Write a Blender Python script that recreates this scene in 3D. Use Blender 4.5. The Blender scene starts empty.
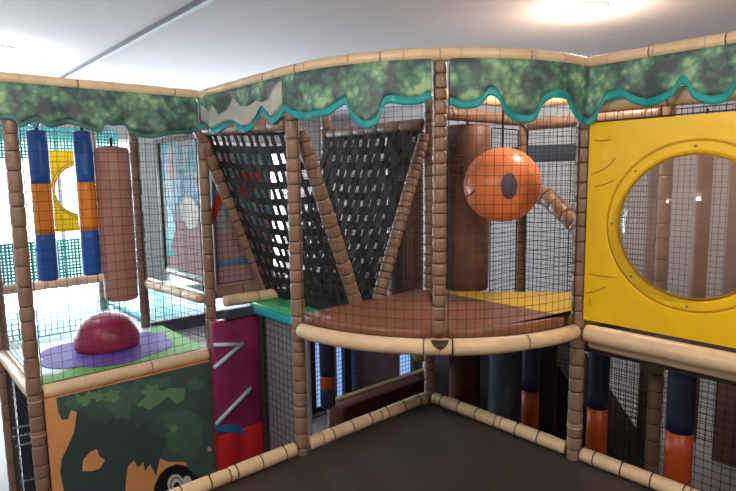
import bpy, bmesh, math, random
from mathutils import Vector, Matrix, noise
random.seed(7)
SC = bpy.context.scene
COL = SC.collection
PI = math.pi

# ------------------------------------------------------------------ camera
FOC = 559.75
CAM = Vector((-3.10028, -2.83020, 1.74139))
FW = Vector((0.65487521, 0.74558542, -0.12345384))
RT = Vector((0.7501259, -0.66115073, -0.0138148))
UP = Vector((0.09192171, 0.08355895, 0.99225415))
cd = bpy.data.cameras.new('camera')
cd.sensor_width = 36.0
cd.lens = FOC * 36.0 / 736.0
cd.clip_start = 0.02
co = bpy.data.objects.new('camera', cd)
COL.objects.link(co)
m = Matrix((RT, UP, -FW)).transposed().to_4x4()
m.translation = CAM
co.matrix_world = m
SC.camera = co


def ray(px, py):
    return FW + RT * ((px - 368) / FOC) - UP * ((py - 245.5) / FOC)


def on_y(px, py, y):
    d = ray(px, py)
    return CAM + d * ((y - CAM.y) / d.y)


def on_x(px, py, x):
    d = ray(px, py)
    return CAM + d * ((x - CAM.x) / d.x)


def on_z(px, py, z):
    d = ray(px, py)
    return CAM + d * ((z - CAM.z) / d.z)


def at(px, py, depth):
    return CAM + ray(px, py) * depth


# --------------------------------------------------------------- materials
def lin(c):
    c = c / 255.0
    return c / 12.92 if c <= 0.04045 else ((c + 0.055) / 1.055) ** 2.4


def rgb(r, g, b):
    return (lin(r), lin(g), lin(b), 1.0)


def new_mat(name):
    mt = bpy.data.materials.new(name)
    mt.use_nodes = True
    nt = mt.node_tree
    b = nt.nodes['Principled BSDF']
    return mt, nt, b


def vinyl(name, col, rough=0.45, var=0.12, scale=9.0, bump=0.15, bscale=40.0, spec=0.5, metal=0.0, sheen=0.0):
    """A soft surface: base colour with faint blotches, and a fine uneven skin."""
    mt, nt, b = new_mat(name)
    tc = nt.nodes.new('ShaderNodeTexCoord')
    n = nt.nodes.new('ShaderNodeTexNoise')
    n.inputs['Scale'].default_value = scale
    n.inputs['Detail'].default_value = 5
    nt.links.new(tc.outputs['Object'], n.inputs['Vector'])
    r = nt.nodes.new('ShaderNodeValToRGB')
    lo = tuple(max(0.0, c * (1 - var * 1.6)) for c in col[:3]) + (1,)
    hi = tuple(min(1.0, c * (1 + var)) for c in col[:3]) + (1,)
    r.color_ramp.elements[0].position = 0.3
    r.color_ramp.elements[0].color = lo
    r.color_ramp.elements[1].position = 0.7
    r.color_ramp.elements[1].color = hi
    nt.links.new(n.outputs['Fac'], r.inputs['Fac'])
    nt.links.new(r.outputs['Color'], b.inputs['Base Color'])
    b.inputs['Roughness'].default_value = rough
    b.inputs['Specular IOR Level'].default_value = spec
    b.inputs['Metallic'].default_value = metal
    if sheen:
        b.inputs['Sheen Weight'].default_value = sheen
    if bump:
        n2 = nt.nodes.new('ShaderNodeTexNoise')
        n2.inputs['Scale'].default_value = bscale
        n2.inputs['Detail'].default_value = 3
        nt.links.new(tc.outputs['Object'], n2.inputs['Vector'])
        bp = nt.nodes.new('ShaderNodeBump')
        bp.inputs['Strength'].default_value = bump
        bp.inputs['Distance'].default_value = 0.01
        nt.links.new(n2.outputs['Fac'], bp.inputs['Height'])
        nt.links.new(bp.outputs['Normal'], b.inputs['Normal'])
    return mt


def emit(name, col, strength):
    mt, nt, b = new_mat(name)
    b.inputs['Base Color'].default_value = col
    b.inputs['Emission Color'].default_value = col
    b.inputs['Emission Strength'].default_value = strength
    return mt


def leaf_cloth(name):
    """Printed jungle leaves: dark green ground with paler leaf clumps."""
    mt, nt, b = new_mat(name)
    tc = nt.nodes.new('ShaderNodeTexCoord')
    big = nt.nodes.new('ShaderNodeTexNoise')
    big.inputs['Scale'].default_value = 7.0
    big.inputs['Detail'].default_value = 3
    nt.links.new(tc.outputs['Object'], big.inputs['Vector'])
    wp = nt.nodes.new('ShaderNodeTexNoise')
    wp.inputs['Scale'].default_value = 22
    wp.inputs['Detail'].default_value = 2
    nt.links.new(tc.outputs['Object'], wp.inputs['Vector'])
    ad = nt.nodes.new('ShaderNodeVectorMath')
    ad.operation = 'MULTIPLY_ADD'
    nt.links.new(wp.outputs['Color'], ad.inputs[0])
    ad.inputs[1].default_value = (0.07, 0.07, 0.07)
    nt.links.new(tc.outputs['Object'], ad.inputs[2])
    v = nt.nodes.new('ShaderNodeTexVoronoi')
    v.feature = 'F1'
    v.inputs['Scale'].default_value = 20
    v.inputs['Randomness'].default_value = 1
    nt.links.new(ad.outputs[0], v.inputs['Vector'])
    mx = nt.nodes.new('ShaderNodeMath')
    mx.operation = 'MULTIPLY_ADD'
    nt.links.new(v.outputs['Distance'], mx.inputs[0])
    mx.inputs[1].default_value = -0.30
    nt.links.new(big.outputs['Fac'], mx.inputs[2])
    r = nt.nodes.new('ShaderNodeValToRGB')
    els = r.color_ramp.elements
    els[0].position = 0.24
    els[0].color = rgb(72, 90, 92)
    els[1].position = 0.56
    els[1].color = rgb(162, 200, 156)
    e = els.new(0.33)
    e.color = rgb(82, 122, 110)
    e = els.new(0.43)
    e.color = rgb(104, 152, 126)
    nt.links.new(mx.outputs[0], r.inputs['Fac'])
    nt.links.new(r.outputs['Color'], b.inputs['Base Color'])
    b.inputs['Roughness'].default_value = 0.5
    bp = nt.nodes.new('ShaderNodeBump')
    bp.inputs['Strength'].default_value = 0.25
    bp.inputs['Distance'].default_value = 0.02
    nt.links.new(big.outputs['Fac'], bp.inputs['Height'])
    nt.links.new(bp.outputs['Normal'], b.inputs['Normal'])
    return mt


def clear_plastic(name):
    mt = bpy.data.materials.new(name)
    mt.use_nodes = True
    nt = mt.node_tree
    nt.nodes.clear()
    out = nt.nodes.new('ShaderNodeOutputMaterial')
    tr = nt.nodes.new('ShaderNodeBsdfTransparent')
    tr.inputs['Color'].default_value = (0.93, 0.92, 0.90, 1)
    gl = nt.nodes.new('ShaderNodeBsdfGlossy')
    gl.inputs['Roughness'].default_value = 0.035
    lw = nt.nodes.new('ShaderNodeFresnel')
    lw.inputs['IOR'].default_value = 1.5
    df = nt.nodes.new('ShaderNodeBsdfDiffuse')
    df.inputs['Color'].default_value = rgb(196, 168, 150)
    mx = nt.nodes.new('ShaderNodeMixShader')
    mx2 = nt.nodes.new('ShaderNodeMixShader')
    mx2.inputs[0].default_value = 0.30
    nt.links.new(lw.outputs[0], mx.inputs[0])
    nt.links.new(tr.outputs[0], mx2.inputs[1])
    nt.links.new(df.outputs[0], mx2.inputs[2])
    nt.links.new(mx2.outputs[0], mx.inputs[1])
    nt.links.new(gl.outputs[0], mx.inputs[2])
    nt.links.new(mx.outputs[0], out.inputs[0])
    return mt


def mural_mat(name):
    """Painted jungle: teal and blue leaves over a dusky purple-brown ground."""
    mt, nt, b = new_mat(name)
    tc = nt.nodes.new('ShaderNodeTexCoord')
    mp = nt.nodes.new('ShaderNodeMapping')
    nt.links.new(tc.outputs['Generated'], mp.inputs['Vector'])
    sep = nt.nodes.new('ShaderNodeSeparateXYZ')
    nt.links.new(mp.outputs[0], sep.inputs[0])
    n = nt.nodes.new('ShaderNodeTexNoise')
    n.inputs['Scale'].default_value = 3.5
    n.inputs['Detail'].default_value = 3
    n.inputs['Distortion'].default_value = 1.2
    nt.links.new(tc.outputs['Object'], n.inputs['Vector'])
    r = nt.nodes.new('ShaderNodeValToRGB')
    els = r.color_ramp.elements
    els[0].position = 0.30
    els[0].color = rgb(90, 170, 165)
    els[1].position = 0.75
    els[1].color = rgb(226, 186, 160)
    for ps, c in ((0.42, (110, 175, 205)), (0.5, (170, 200, 212)), (0.6, (190, 165, 172))):
        e = els.new(ps)
        e.color = rgb(*c)
    r.color_ramp.interpolation = 'EASE'
    nt.links.new(n.outputs['Fac'], r.inputs['Fac'])
    r2 = nt.nodes.new('ShaderNodeValToRGB')
    r2.color_ramp.elements[0].position = 0.36
    r2.color_ramp.elements[1].position = 0.52
    nt.links.new(sep.outputs['Z'], r2.inputs['Fac'])
    mx = nt.nodes.new('ShaderNodeMixRGB')
    nt.links.new(r2.outputs['Color'], mx.inputs['Fac'])
    mx.inputs['Color1'].default_value = rgb(186, 150, 156)
    nt.links.new(r.outputs['Color'], mx.inputs['Color2'])
    nt.links.new(mx.outputs['Color'], b.inputs['Base Color'])
    b.inputs['Roughness'].default_value = 0.6
    return mt


M = {}
M['brown'] = vinyl('brown vinyl sleeve', rgb(144, 116, 98), rough=0.36, bump=0.35, bscale=30)
M['seam'] = vinyl('dark seam', rgb(62, 44, 34), rough=0.5)
M['tan'] = vinyl('tan vinyl sleeve', rgb(236, 208, 170), rough=0.38, bump=0.3, bscale=26, var=0.07)
M['tanseam'] = vinyl('tan sleeve seam', rgb(120, 92, 64), rough=0.5)
M['tie'] = vinyl('dark cable tie', rgb(30, 22, 18), rough=0.4)
M['paletie'] = vinyl('pale cable tie', rgb(214, 196, 170), rough=0.4)
M['deck'] = vinyl('brown deck vinyl', rgb(140, 92, 68), rough=0.42, bump=0.12, scale=4)
M['mat'] = vinyl('black mat vinyl', rgb(66, 58, 54), rough=0.5, bump=0.1, scale=2.2, var=0.1)
M['yellow'] = vinyl('yellow plastic', rgb(255, 206, 10), rough=0.38, var=0.03, bump=0.05)
M['yellowgroove'] = vinyl('worn yellow groove', rgb(190, 142, 8), rough=0.5, var=0.05)
M['yellowpad'] = vinyl('yellow pad vinyl', rgb(240, 200, 60), rough=0.4, var=0.05)
M['orange'] = vinyl('orange foam ball', rgb(252, 144, 90), rough=0.34, var=0.05, scale=3)
M['eye'] = vinyl('grey print', rgb(92, 88, 104), rough=0.5)
M['black'] = vinyl('black print', rgb(22, 20, 24), rough=0.5)
M['net'] = vinyl('black net cord', rgb(52, 47, 46), rough=0.8, bump=0)
M['strap'] = vinyl('black webbing', rgb(30, 30, 34), rough=0.75, bump=0.2, bscale=90)
M['tealnet'] = vinyl('teal net cord', rgb(0, 160, 165), rough=0.7, bump=0)
M['teal'] = vinyl('teal border', rgb(20, 160, 165), rough=0.5, var=0.08)
M['leaf'] = leaf_cloth('leaf print cloth')
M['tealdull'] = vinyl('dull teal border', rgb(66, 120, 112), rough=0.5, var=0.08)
M['paleprint'] = vinyl('pale grey print', rgb(186, 190, 180), rough=0.5, var=0.08)
M['blue'] = vinyl('blue vinyl', rgb(36, 98, 190), rough=0.35, var=0.06)
M['bagorange'] = vinyl('orange vinyl', rgb(248, 150, 48), rough=0.38, var=0.05)
M['navy'] = vinyl('navy vinyl', rgb(28, 36, 66), rough=0.4, var=0.08)
M['rust'] = vinyl('deep orange vinyl', rgb(168, 70, 26), rough=0.4, var=0.08)
M['bagbrown'] = vinyl('brown roll vinyl', rgb(178, 128, 116), rough=0.42, var=0.1, scale=5)
M['rollbrown'] = vinyl('reddish brown roll vinyl', rgb(122, 84, 70), rough=0.5, var=0.16, scale=7)
M['rollslate'] = vinyl('slate roll vinyl', rgb(66, 74, 88), rough=0.5)
M['green'] = vinyl('lime green deck vinyl', rgb(92, 164, 44), rough=0.6, spec=0.25, var=0.05)
M['purple'] = vinyl('purple deck vinyl', rgb(98, 72, 164), rough=0.6, spec=0.25, var=0.05)
M['mint'] = vinyl('pale mint deck vinyl', rgb(214, 234, 236), rough=0.4, var=0.03)
M['emerald'] = vinyl('emerald pad vinyl', rgb(60, 190, 120), rough=0.4, var=0.05)
M['cyan'] = vinyl('turquoise pad vinyl', rgb(30, 178, 194), rough=0.4, var=0.05)
M['maroon'] = vinyl('maroon dome vinyl', rgb(150, 40, 78), rough=0.34, var=0.05)
M['magenta'] = vinyl('magenta vinyl', rgb(146, 44, 98), rough=0.4, var=0.1)
M['red'] = vinyl('red vinyl', rgb(200, 36, 44), rough=0.4, var=0.08)
M['azure'] = vinyl('azure vinyl', rgb(40, 120, 180), rough=0.4)
M['white'] = vinyl('white paint', rgb(232, 230, 228), rough=0.6, var=0.02, bump=0.05)
M['paleblue'] = vinyl('pale blue tube', rgb(190, 222, 238), rough=0.25, var=0.03)
M['plaster'] = vinyl('ceiling plaster', rgb(184, 177, 179), rough=0.9, var=0.02, bump=0.12, bscale=60)
M['wall'] = vinyl('wall paint', rgb(168, 163, 163), rough=0.85, var=0.03, bump=0.08)
M['concrete'] = vinyl('hall floor vinyl', rgb(150, 146, 144), rough=0.45, var=0.08, scale=2)
M['strip'] = vinyl('ceiling strip', rgb(112, 112, 124), rough=0.6, var=0.03)
M['trunk'] = vinyl('grey board', rgb(150, 150, 160), rough=0.5, var=0.03)
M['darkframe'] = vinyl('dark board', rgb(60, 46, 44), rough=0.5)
M['wood'] = vinyl('brown panel board', rgb(116, 86, 80), rough=0.5, var=0.12)
M['foambox'] = vinyl('red brown foam vinyl', rgb(96, 52, 44), rough=0.75, spec=0.2)
M['sand'] = vinyl('dull tan vinyl', rgb(150, 126, 84), rough=0.45)
M['panelorange'] = vinyl('painted orange board', rgb(236, 168, 110), rough=0.5, var=0.05)
M['pgreen'] = vinyl('painted dark green', rgb(66, 96, 90), rough=0.5, var=0.12, scale=6)
M['pleaf'] = vinyl('painted leaf green', rgb(104, 152, 112), rough=0.5, var=0.1)
M['pleafdark'] = vinyl('painted mid green', rgb(78, 116, 98), rough=0.5, var=0.1)
M['ptrunk'] = vinyl('painted blue black', rgb(58, 78, 84), rough=0.5, var=0.08)
M['pwhite'] = vinyl('painted white', rgb(226, 226, 224), rough=0.5, var=0.02)
M['ppink'] = vinyl('painted pink', rgb(226, 170, 160), rough=0.5, var=0.02)
M['parrot'] = vinyl('painted scarlet', rgb(226, 84, 66), rough=0.5, var=0.1)
M['bird'] = vinyl('painted sky blue', rgb(96, 150, 196), rough=0.5, var=0.1)
M['mauve'] = vinyl('mauve board', rgb(176, 146, 146), rough=0.6, var=0.08)
M['mural'] = mural_mat('jungle mural')
M['clear'] = clear_plastic('clear bubble plastic')
M['metal'] = vinyl('dull steel', rgb(150, 148, 146), rough=0.35, metal=0.8, bump=0)
M['pane'] = emit('daylit pane', (0.90, 0.97, 1.0, 1), 3.0)
M['bluepane'] = emit('blue lit pane', (0.28, 0.52, 0.95, 1), 0.9)
M['lamp'] = emit('lamp diffuser', (1.0, 0.86, 0.68, 1), 14.0)


# ------------------------------------------------------------ object helpers
LABELS = {}


def obj(name, bm, mats, parent=None, smooth=True):
    me = bpy.data.meshes.new(name)
    bmesh.ops.recalc_face_normals(bm, faces=bm.faces[:])
    bm.to_mesh(me)
    bm.free()
    if not isinstance(mats, (list, tuple)):
        mats = [mats]
    for mm in mats:
        me.materials.append(mm)
    if smooth:
        for p in me.polygons:
            p.use_smooth = True
    o = bpy.data.objects.new(name, me)
    COL.objects.link(o)
    if parent:
        o.parent = parent
    return o


def tag(o, label, cat, group=None):
    assert label not in LABELS, label
    LABELS[label] = 1
    o['label'] = label
    o['category'] = cat
    if group:
        o['group'] = group
    return o


def struct(o):
    o['kind'] = 'structure'
    return o


def thing(name, label, cat, loc=(0, 0, 0), group=None):
    o = bpy.data.objects.new(name, None)
    o.empty_display_size = 0.1
    COL.objects.link(o)
    o.location = loc
    tag(o, label, cat, group)
    return o


def copy_thing(src, delta, label, group=None):
    """A copy of a thing and of its parts, moved by delta."""
    r = src.copy()
    COL.objects.link(r)
    r.location = Vector(src.location) + Vector(delta)
    tag(r, label, src['category'], group)
    for ch in list(src.children):
        c = ch.copy()
        COL.objects.link(c)
        c.parent = r
        for g in list(ch.children):
            d = g.copy()
            COL.objects.link(d)
            d.parent = c
    return r


def box(bm, lo, hi, mi=0, bev=0.0):
    tmp = bmesh.new()
    bmesh.ops.create_cube(tmp, size=1.0)
    for v in tmp.verts:
        v.co = Vector([lo[i] + (v.co[i] + 0.5) * (hi[i] - lo[i]) for i in range(3)])
    if bev:
        bmesh.ops.bevel(tmp, geom=tmp.edges[:], offset=bev, segments=3, profile=0.5, affect='EDGES')
    merge(bm, tmp, mi)


def merge(bm, tmp, mi=0):
    vm = {}
    for v in tmp.verts:
        vm[v] = bm.verts.new(v.co)
    for f in tmp.faces:
        nf = bm.faces.new([vm[v] for v in f.verts])
        nf.material_index = mi
    tmp.free()


def frames(pts):
    n = len(pts)
    tg = []
    for i in range(n):
        a = pts[max(i - 1, 0)]
        b = pts[min(i + 1, n - 1)]
        d = b - a
        tg.append(d.normalized() if d.length > 1e-9 else Vector((0, 0, 1)))
    ref = Vector((0, 0, 1)) if abs(tg[0].z) < 0.9 else Vector((1, 0, 0))
    nrm = (ref - tg[0] * ref.dot(tg[0])).normalized()
    out = []
    for t in tg:
        nrm = (nrm - t * nrm.dot(t)).normalized()
        out.append((nrm, t.cross(nrm)))
    return out


def tube(bm, pts, radii, n=14, mi=None, cap=True, seg0=0.0):
    """Sweep a ring along pts; radii one per point; mi one material index per span."""
    pts = [Vector(p) for p in pts]
    if not isinstance(radii, (list, tuple)):
        radii = [radii] * len(pts)
    fr = frames(pts)
    rings = []
    for p, r, (a, b) in zip(pts, radii, fr):
        rings.append([bm.verts.new(p + (a * math.cos(2 * PI * k / n + seg0) + b * math.sin(2 * PI * k / n + seg0)) * r) for k in range(n)])
    for i in range(len(rings) - 1):
        for k in range(n):
            f = bm.faces.new((rings[i][k], rings[i][(k + 1) % n], rings[i + 1][(k + 1) % n], rings[i + 1][k]))
            if mi:
                f.material_index = mi[i]
    if cap:
        bm.faces.new(rings[0][::-1])
        bm.faces.new(rings[-1])


def resample(pts, step):
    """Points every step along a polyline, with its arc lengths."""
    pts = [Vector(p) for p in pts]
    L = [0.0]
    for a, b in zip(pts, pts[1:]):
        L.append(L[-1] + (b - a).length)

    def f(s):
        s = min(max(s, 0.0), L[-1])
        for i in range(len(pts) - 1):
            if s <= L[i + 1] + 1e-9:
                d = L[i + 1] - L[i]
                return pts[i].lerp(pts[i + 1], (s - L[i]) / d if d > 1e-9 else 0)
        return pts[-1]
    return f, L[-1]


def sleeve(path, r, seg, jit=0.25, groove=0.006, gw=0.006, seed=0, bulge=0.0015, wob=0.0015):
    """A foam sleeve made of butted segments: a tube with dark narrow seams."""
    rnd = random.Random(seed)
    f, total = resample(path, 0.1)
    s = 0.0
    S, R, MI = [], [], []
    cuts = []
    while s < total - seg * 0.5:
        s += seg * (1 + rnd.uniform(-jit, jit))
        if s < total - 0.03:
            cuts.append(s)
    bounds = [0.0] + cuts + [total]
    for i in range(len(bounds) - 1):
        a, b = bounds[i], bounds[i + 1]
        off = rnd.uniform(-wob, wob)
        a2 = a + (gw if i else 0)
        b2 = b - (gw if i < len(bounds) - 2 else 0)
        stations = [(a2, r - 0.0018 + off), (a2 + min(0.012, (b2 - a2) * 0.2), r + off)]
        nseg = max(1, int((b2 - a2) / 0.12))
        for k in range(1, nseg + 1):
            t = k / (nseg + 1)
            stations.append((a2 + (b2 - a2) * t, r + bulge + off + rnd.uniform(-wob, wob) * 0.5))
        stations += [(b2 - min(0.012, (b2 - a2) * 0.2), r + off), (b2, r - 0.0018 + off)]
        for q, (ss, rr) in enumerate(stations):
            if S:
                MI.append(0)
            S.append(ss)
            R.append(rr)
        if i < len(bounds) - 2:
            MI.append(1)
            S.append(b2 + 0.001)
            R.append(r - groove)
            MI.append(1)
            S.append(b + gw - 0.001)
            R.append(r - groove)
            # the span that climbs out of the groove
    bm = bmesh.new()
    # groove spans: any span whose end or start lies in a groove is dark
    mi = []
    for i in range(len(S) - 1):
        mi.append(1 if (R[i] <= r - groove + 1e-6 or R[i + 1] <= r - groove + 1e-6) else 0)
    tube(bm, [f(s) for s in S], R, n=18, mi=mi)
    return bm, cuts, f


def tie_mesh(bm, c, t, r, tail=0.02, w=0.006, ang=0.0):
    """A cable tie: a thin band round a sleeve with a clipped tail."""
    t = t.normalized()
    ref = Vector((0, 0, 1)) if abs(t.z) < 0.9 else Vector((1, 0, 0))
    a = (ref - t * ref.dot(t)).normalized()
    b = t.cross(a)
    n = 20
    prof = [(-w / 2, 0), (-w / 2, 0.0025), (w / 2, 0.0025), (w / 2, 0)]
    rings = []
    for k in range(n):
        th = 2 * PI * k / n
        d = a * math.cos(th) + b * math.sin(th)
        rings.append([bm.verts.new(c + t * u + d * (r + v)) for u, v in prof])
    for k in range(n):
        for j in range(4):
            bm.faces.new((rings[k][j], rings[k][(j + 1) % 4], rings[(k + 1) % n][(j + 1) % 4], rings[(k + 1) % n][j]))
    if tail:
        d = a * math.cos(ang) + b * math.sin(ang)
        p0 = c + d * r
        tube(bm, [p0, p0 + d * tail * 0.5, p0 + d * tail + t * tail * 0.3], [0.003, 0.003, 0.002], n=5)


def post(label, x, y, z0, z1, r=0.046, seg=0.13, seed=1, ties=(), cat='post'):
    bm, cuts, f = sleeve([(0, 0, 0), (0, 0, z1 - z0)], r, seg, seed=seed, groove=0.005, gw=0.0025, wob=0.0016)
    o = obj('padded_post', bm, [M['brown'], M['seam']])
    o.location = (x, y, z0)
    tag(o, label, cat)
    for k, z in enumerate(ties):
        b = bmesh.new()
        tie_mesh(b, Vector((0, 0, z - z0)), Vector((0, 0, 1)), r + 0.001, tail=0.02, ang=k * 1.3)
        obj('cable_tie', b, M['paletie'], o)
    return o


def rail(label, path, r=0.045, seg=0.3, seed=1, mats=('tan', 'tanseam'), tie_at=None, tie_mat='tie', tail=0.02, gw=0.003, name='padded_rail', down=True, wob=0.0015):
    path = [Vector(p) for p in path]
    bm, cuts, f = sleeve(path, r, seg, seed=seed, groove=0.0045, gw=gw, wob=wob)
    o = obj(name, bm, [M[mats[0]], M[mats[1]]])
    tag(o, label, 'rail')
    if tie_at:
        _, total = resample(path, 0.1)
        s = tie_at * 0.5
        k = 0
        while s < total - 0.03:
            b = bmesh.new()
            t = f(s + 0.01) - f(s - 0.01)
            tie_mesh(b, f(s), t, r + 0.002, tail=tail, ang=(PI + 0.5 * math.sin(k * 2.1)) if down else 0.4 * math.sin(k * 1.7))
            obj('cable_tie', b, M[tie_mat], o)
            s += tie_at
            k += 1
    return o


def net(name, label, f, lu, lv, cell=0.05, r=0.0022, mat='net', parent=None, cat='net', sag=0.006, seed=1, rope=True, group=None, seg=0.14):
    """A knotted square net on the surface f(u, v); lu and lv are its lengths in metres."""
    bm = bmesh.new()
    nu = max(2, int(round(lu / cell)))
    nv = max(2, int(round(lv / cell)))

    def P(u, v):
        p = Vector(f(u, v))
        w = noise.noise_vector(p * 4.0 + Vector((seed * 3.1, 0, 0)))
        e = min(u, 1 - u, v, 1 - v)
        return p + w * sag * min(1.0, e * 6)
    su = max(2, int(lu / seg))
    sv = max(2, int(lv / seg))
    for i in range(nu + 1):
        u = i / nu
        tube(bm, [P(u, k / sv) for k in range(sv + 1)], r, n=3, cap=False)
    for j in range(nv + 1):
        v = j / nv
        tube(bm, [P(k / su, v) for k in range(su + 1)], r, n=3, cap=False)
    o = obj(name, bm, M[mat], parent)
    if label:
        tag(o, label, cat, group)
    if rope:
        b = bmesh.new()
        q = 12
        loop = [f(k / q, 0) for k in range(q)] + [f(1, k / q) for k in range(q)] + [f(1 - k / q, 1) for k in range(q)] + [f(0, 1 - k / q) for k in range(q + 1)]
        tube(b, loop, r * 1.9, n=5, cap=False)
        obj('border_rope', b, M[mat], o)
    return o


def quad(a, b, c, d):
    """a bottom start, b bottom end, c top end, d top start"""
    a, b, c, d = map(Vector, (a, b, c, d))
    return lambda u, v: a.lerp(b, u).lerp(d.lerp(c, u), v)


def vnet(label, x0, y0, x1, y1, z0, z1, cell=0.05, r=0.0022, mat='net', seed=1, sag=0.006, rope=True, name='safety_net', seg=0.14):
    return net(name, label, quad((x0, y0, z0), (x1, y1, z0), (x1, y1, z1), (x0, y0, z1)), math.hypot(x1 - x0, y1 - y0), z1 - z0, cell, r, mat, seed=seed, sag=sag, rope=rope, seg=seg)


def slab(poly, z0, z1, bev=0.02, mi=0, bm=None):
    """An upholstered pad: a polygon with depth and rolled edges."""
    tmp = bmesh.new()
    vs = [tmp.verts.new((x, y, z0)) for x, y in poly]
    fc = tmp.faces.new(vs)
    ex = bmesh.ops.extrude_face_region(tmp, geom=[fc])
    for e in ex['geom']:
        if isinstance(e, bmesh.types.BMVert):
            e.co.z = z1
    bmesh.ops.recalc_face_normals(tmp, faces=tmp.faces[:])
    if bev:
        eds = [e for e in tmp.edges if abs(e.verts[0].co.z - z1) < 1e-5 and abs(e.verts[1].co.z - z1) < 1e-5]
        bmesh.ops.bevel(tmp, geom=eds, offset=bev, segments=4, profile=0.5, affect='EDGES')
    if bm is None:
        return tmp
    merge(bm, tmp, mi)
    return bm


def roll(name, label, x, y, z0, z1, r, bands, cat='hanging roll', parts=True, group=None, strap=True, lean=(0, 0)):
    """A stuffed hanging roll: stacked bands, a domed end cap, a strap and its ring."""
    o = thing(name, label, cat, (x, y, z0), group)
    h = z1 - z0
    zz = 0.0
    for k, (frac, mt, pname) in enumerate(bands):
        hh = h * frac
        b = bmesh.new()
        zs, rs = [], []
        n = 6
        for i in range(n + 1):
            t = i / n
            zs.append(zz + hh * t)
            rs.append(r * (1 + 0.015 * math.sin(PI * t)))
        if k == 0:
            zs = [0, 0.006, 0.02] + zs[1:]
            rs = [r * 0.8, r * 0.93, r * 0.99] + rs[1:]
        if k == len(bands) - 1:
            zs = zs[:-1] + [h - 0.02, h - 0.006, h]
            rs = rs[:-1] + [r * 0.99, r * 0.93, r * 0.8]
        tube(b, [(lean[0] * z / h, lean[1] * z / h, z) for z in zs], rs, n=28)
        p = obj(pname, b, M[mt], o)
        if len(bands) > 1:
            p['label'] = mt.replace('bagorange', 'orange').replace('rust', 'orange') + ' vinyl band'
        zz += hh
    if strap:
        b = bmesh.new()
        tx, ty = lean
        tube(b, [(tx, ty, h), (tx, ty, h + 0.07)], 0.012, n=8)
        obj('hanging_strap', b, M['strap'], o)
    return o


# ------------------------------------------------------------- the setting
FZ = -0.85
CZ = 2.90
X0, X1, Y0, Y1 = -5.6, 4.2, -5.2, 6.2


def room_box(name, lo, hi, mt):
    b = bmesh.new()
    box(b, lo, hi)
    return struct(obj(name, b, M[mt], smooth=False))


room_box('floor', (X0 - .1, Y0 - .1, FZ - .1), (X1 + .1, Y1 + .1, FZ), 'concrete')
room_box('ceiling', (X0 - .1, Y0 - .1, CZ), (X1 + .1, Y1 + .1, CZ + .1), 'plaster')
room_box('wall_left', (X0 - .1, Y0 - .1, FZ), (X0, Y1 + .1, CZ), 'wall')
room_box('wall_right', (X1, Y0 - .1, FZ), (X1 + .1, Y1 + .1, CZ), 'wall')
room_box('wall_front', (X0, Y0 - .1, FZ), (X1, Y0, CZ), 'wall')

# back wall with two window openings
WIN = [(-4.4, 0.05, -0.1, 2.35), (0.40, 3.0, -0.1, 2.35)]
b = bmesh.new()
xs = [X0] + [v for w in WIN for v in w[:2]] + [X1]
for i in range(len(xs) - 1):
    a, c = xs[i], xs[i + 1]
    if i % 2 == 0:
        box(b, (a, Y1, FZ), (c, Y1 + .2, CZ))
    else:
        w = WIN[i // 2]
        box(b, (a, Y1, FZ), (c, Y1 + .2, w[2]))
        box(b, (a, Y1, w[3]), (c, Y1 + .2, CZ))
struct(obj('wall_back', b, M['wall'], smooth=False))
for k, (a, c, z0, z1) in enumerate(WIN):
    b = bmesh.new()
    t = 0.05
    box(b, (a, Y1 - .02, z0), (c, Y1 + .1, z0 + t))
    box(b, (a, Y1 - .02, z1 - t), (c, Y1 + .1, z1))
    n = 4 if k == 0 else 2
    for i in range(n + 1):
        xx = a + (c - a - t) * i / n
        box(b, (xx, Y1 - .02, z0 + t), (xx + t, Y1 + .1, z1 - t))
    w = struct(obj('window_%d' % (k + 1), b, M['white'], smooth=False))
    b = bmesh.new()
    box(b, (a + .01, Y1 + .11, z0 + .01), (c - .01, Y1 + .13, z1 - .01))
    obj('pane', b, M['pane'], w, smooth=False)

# strip across the ceiling
b = bmesh.new()
box(b, (-1.385, Y0 + .1, CZ - 0.03), (-1.345, Y1 - .1, CZ))
box(b, (-1.40, Y0 + .1, CZ - 0.008), (-1.33, Y1 - .1, CZ))
o = obj('trim_1', b, M['strip'], smooth=False)
struct(o)

# ------------------------------------------------------------ ceiling lamps
def lamp(label, x, y):
    o = thing('ceiling_lamp', label, 'lamp', (x, y, CZ), 'round ceiling lamps')
    b = bmesh.new()
    tube(b, [(0, 0, 0), (0, 0, -0.012), (0, 0, -0.02)], [0.13, 0.13, 0.122], n=32)
    obj('base_ring', b, M['white'], o)
    b = bmesh.new()
    zs = [(0.112, -0.02), (0.108, -0.035), (0.09, -0.055), (0.06, -0.07), (0.02, -0.076)]
    tube(b, [(0, 0, z) for r, z in zs], [r for r, z in zs], n=32)
    obj('diffuser', b, M['lamp'], o)
    return o


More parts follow.
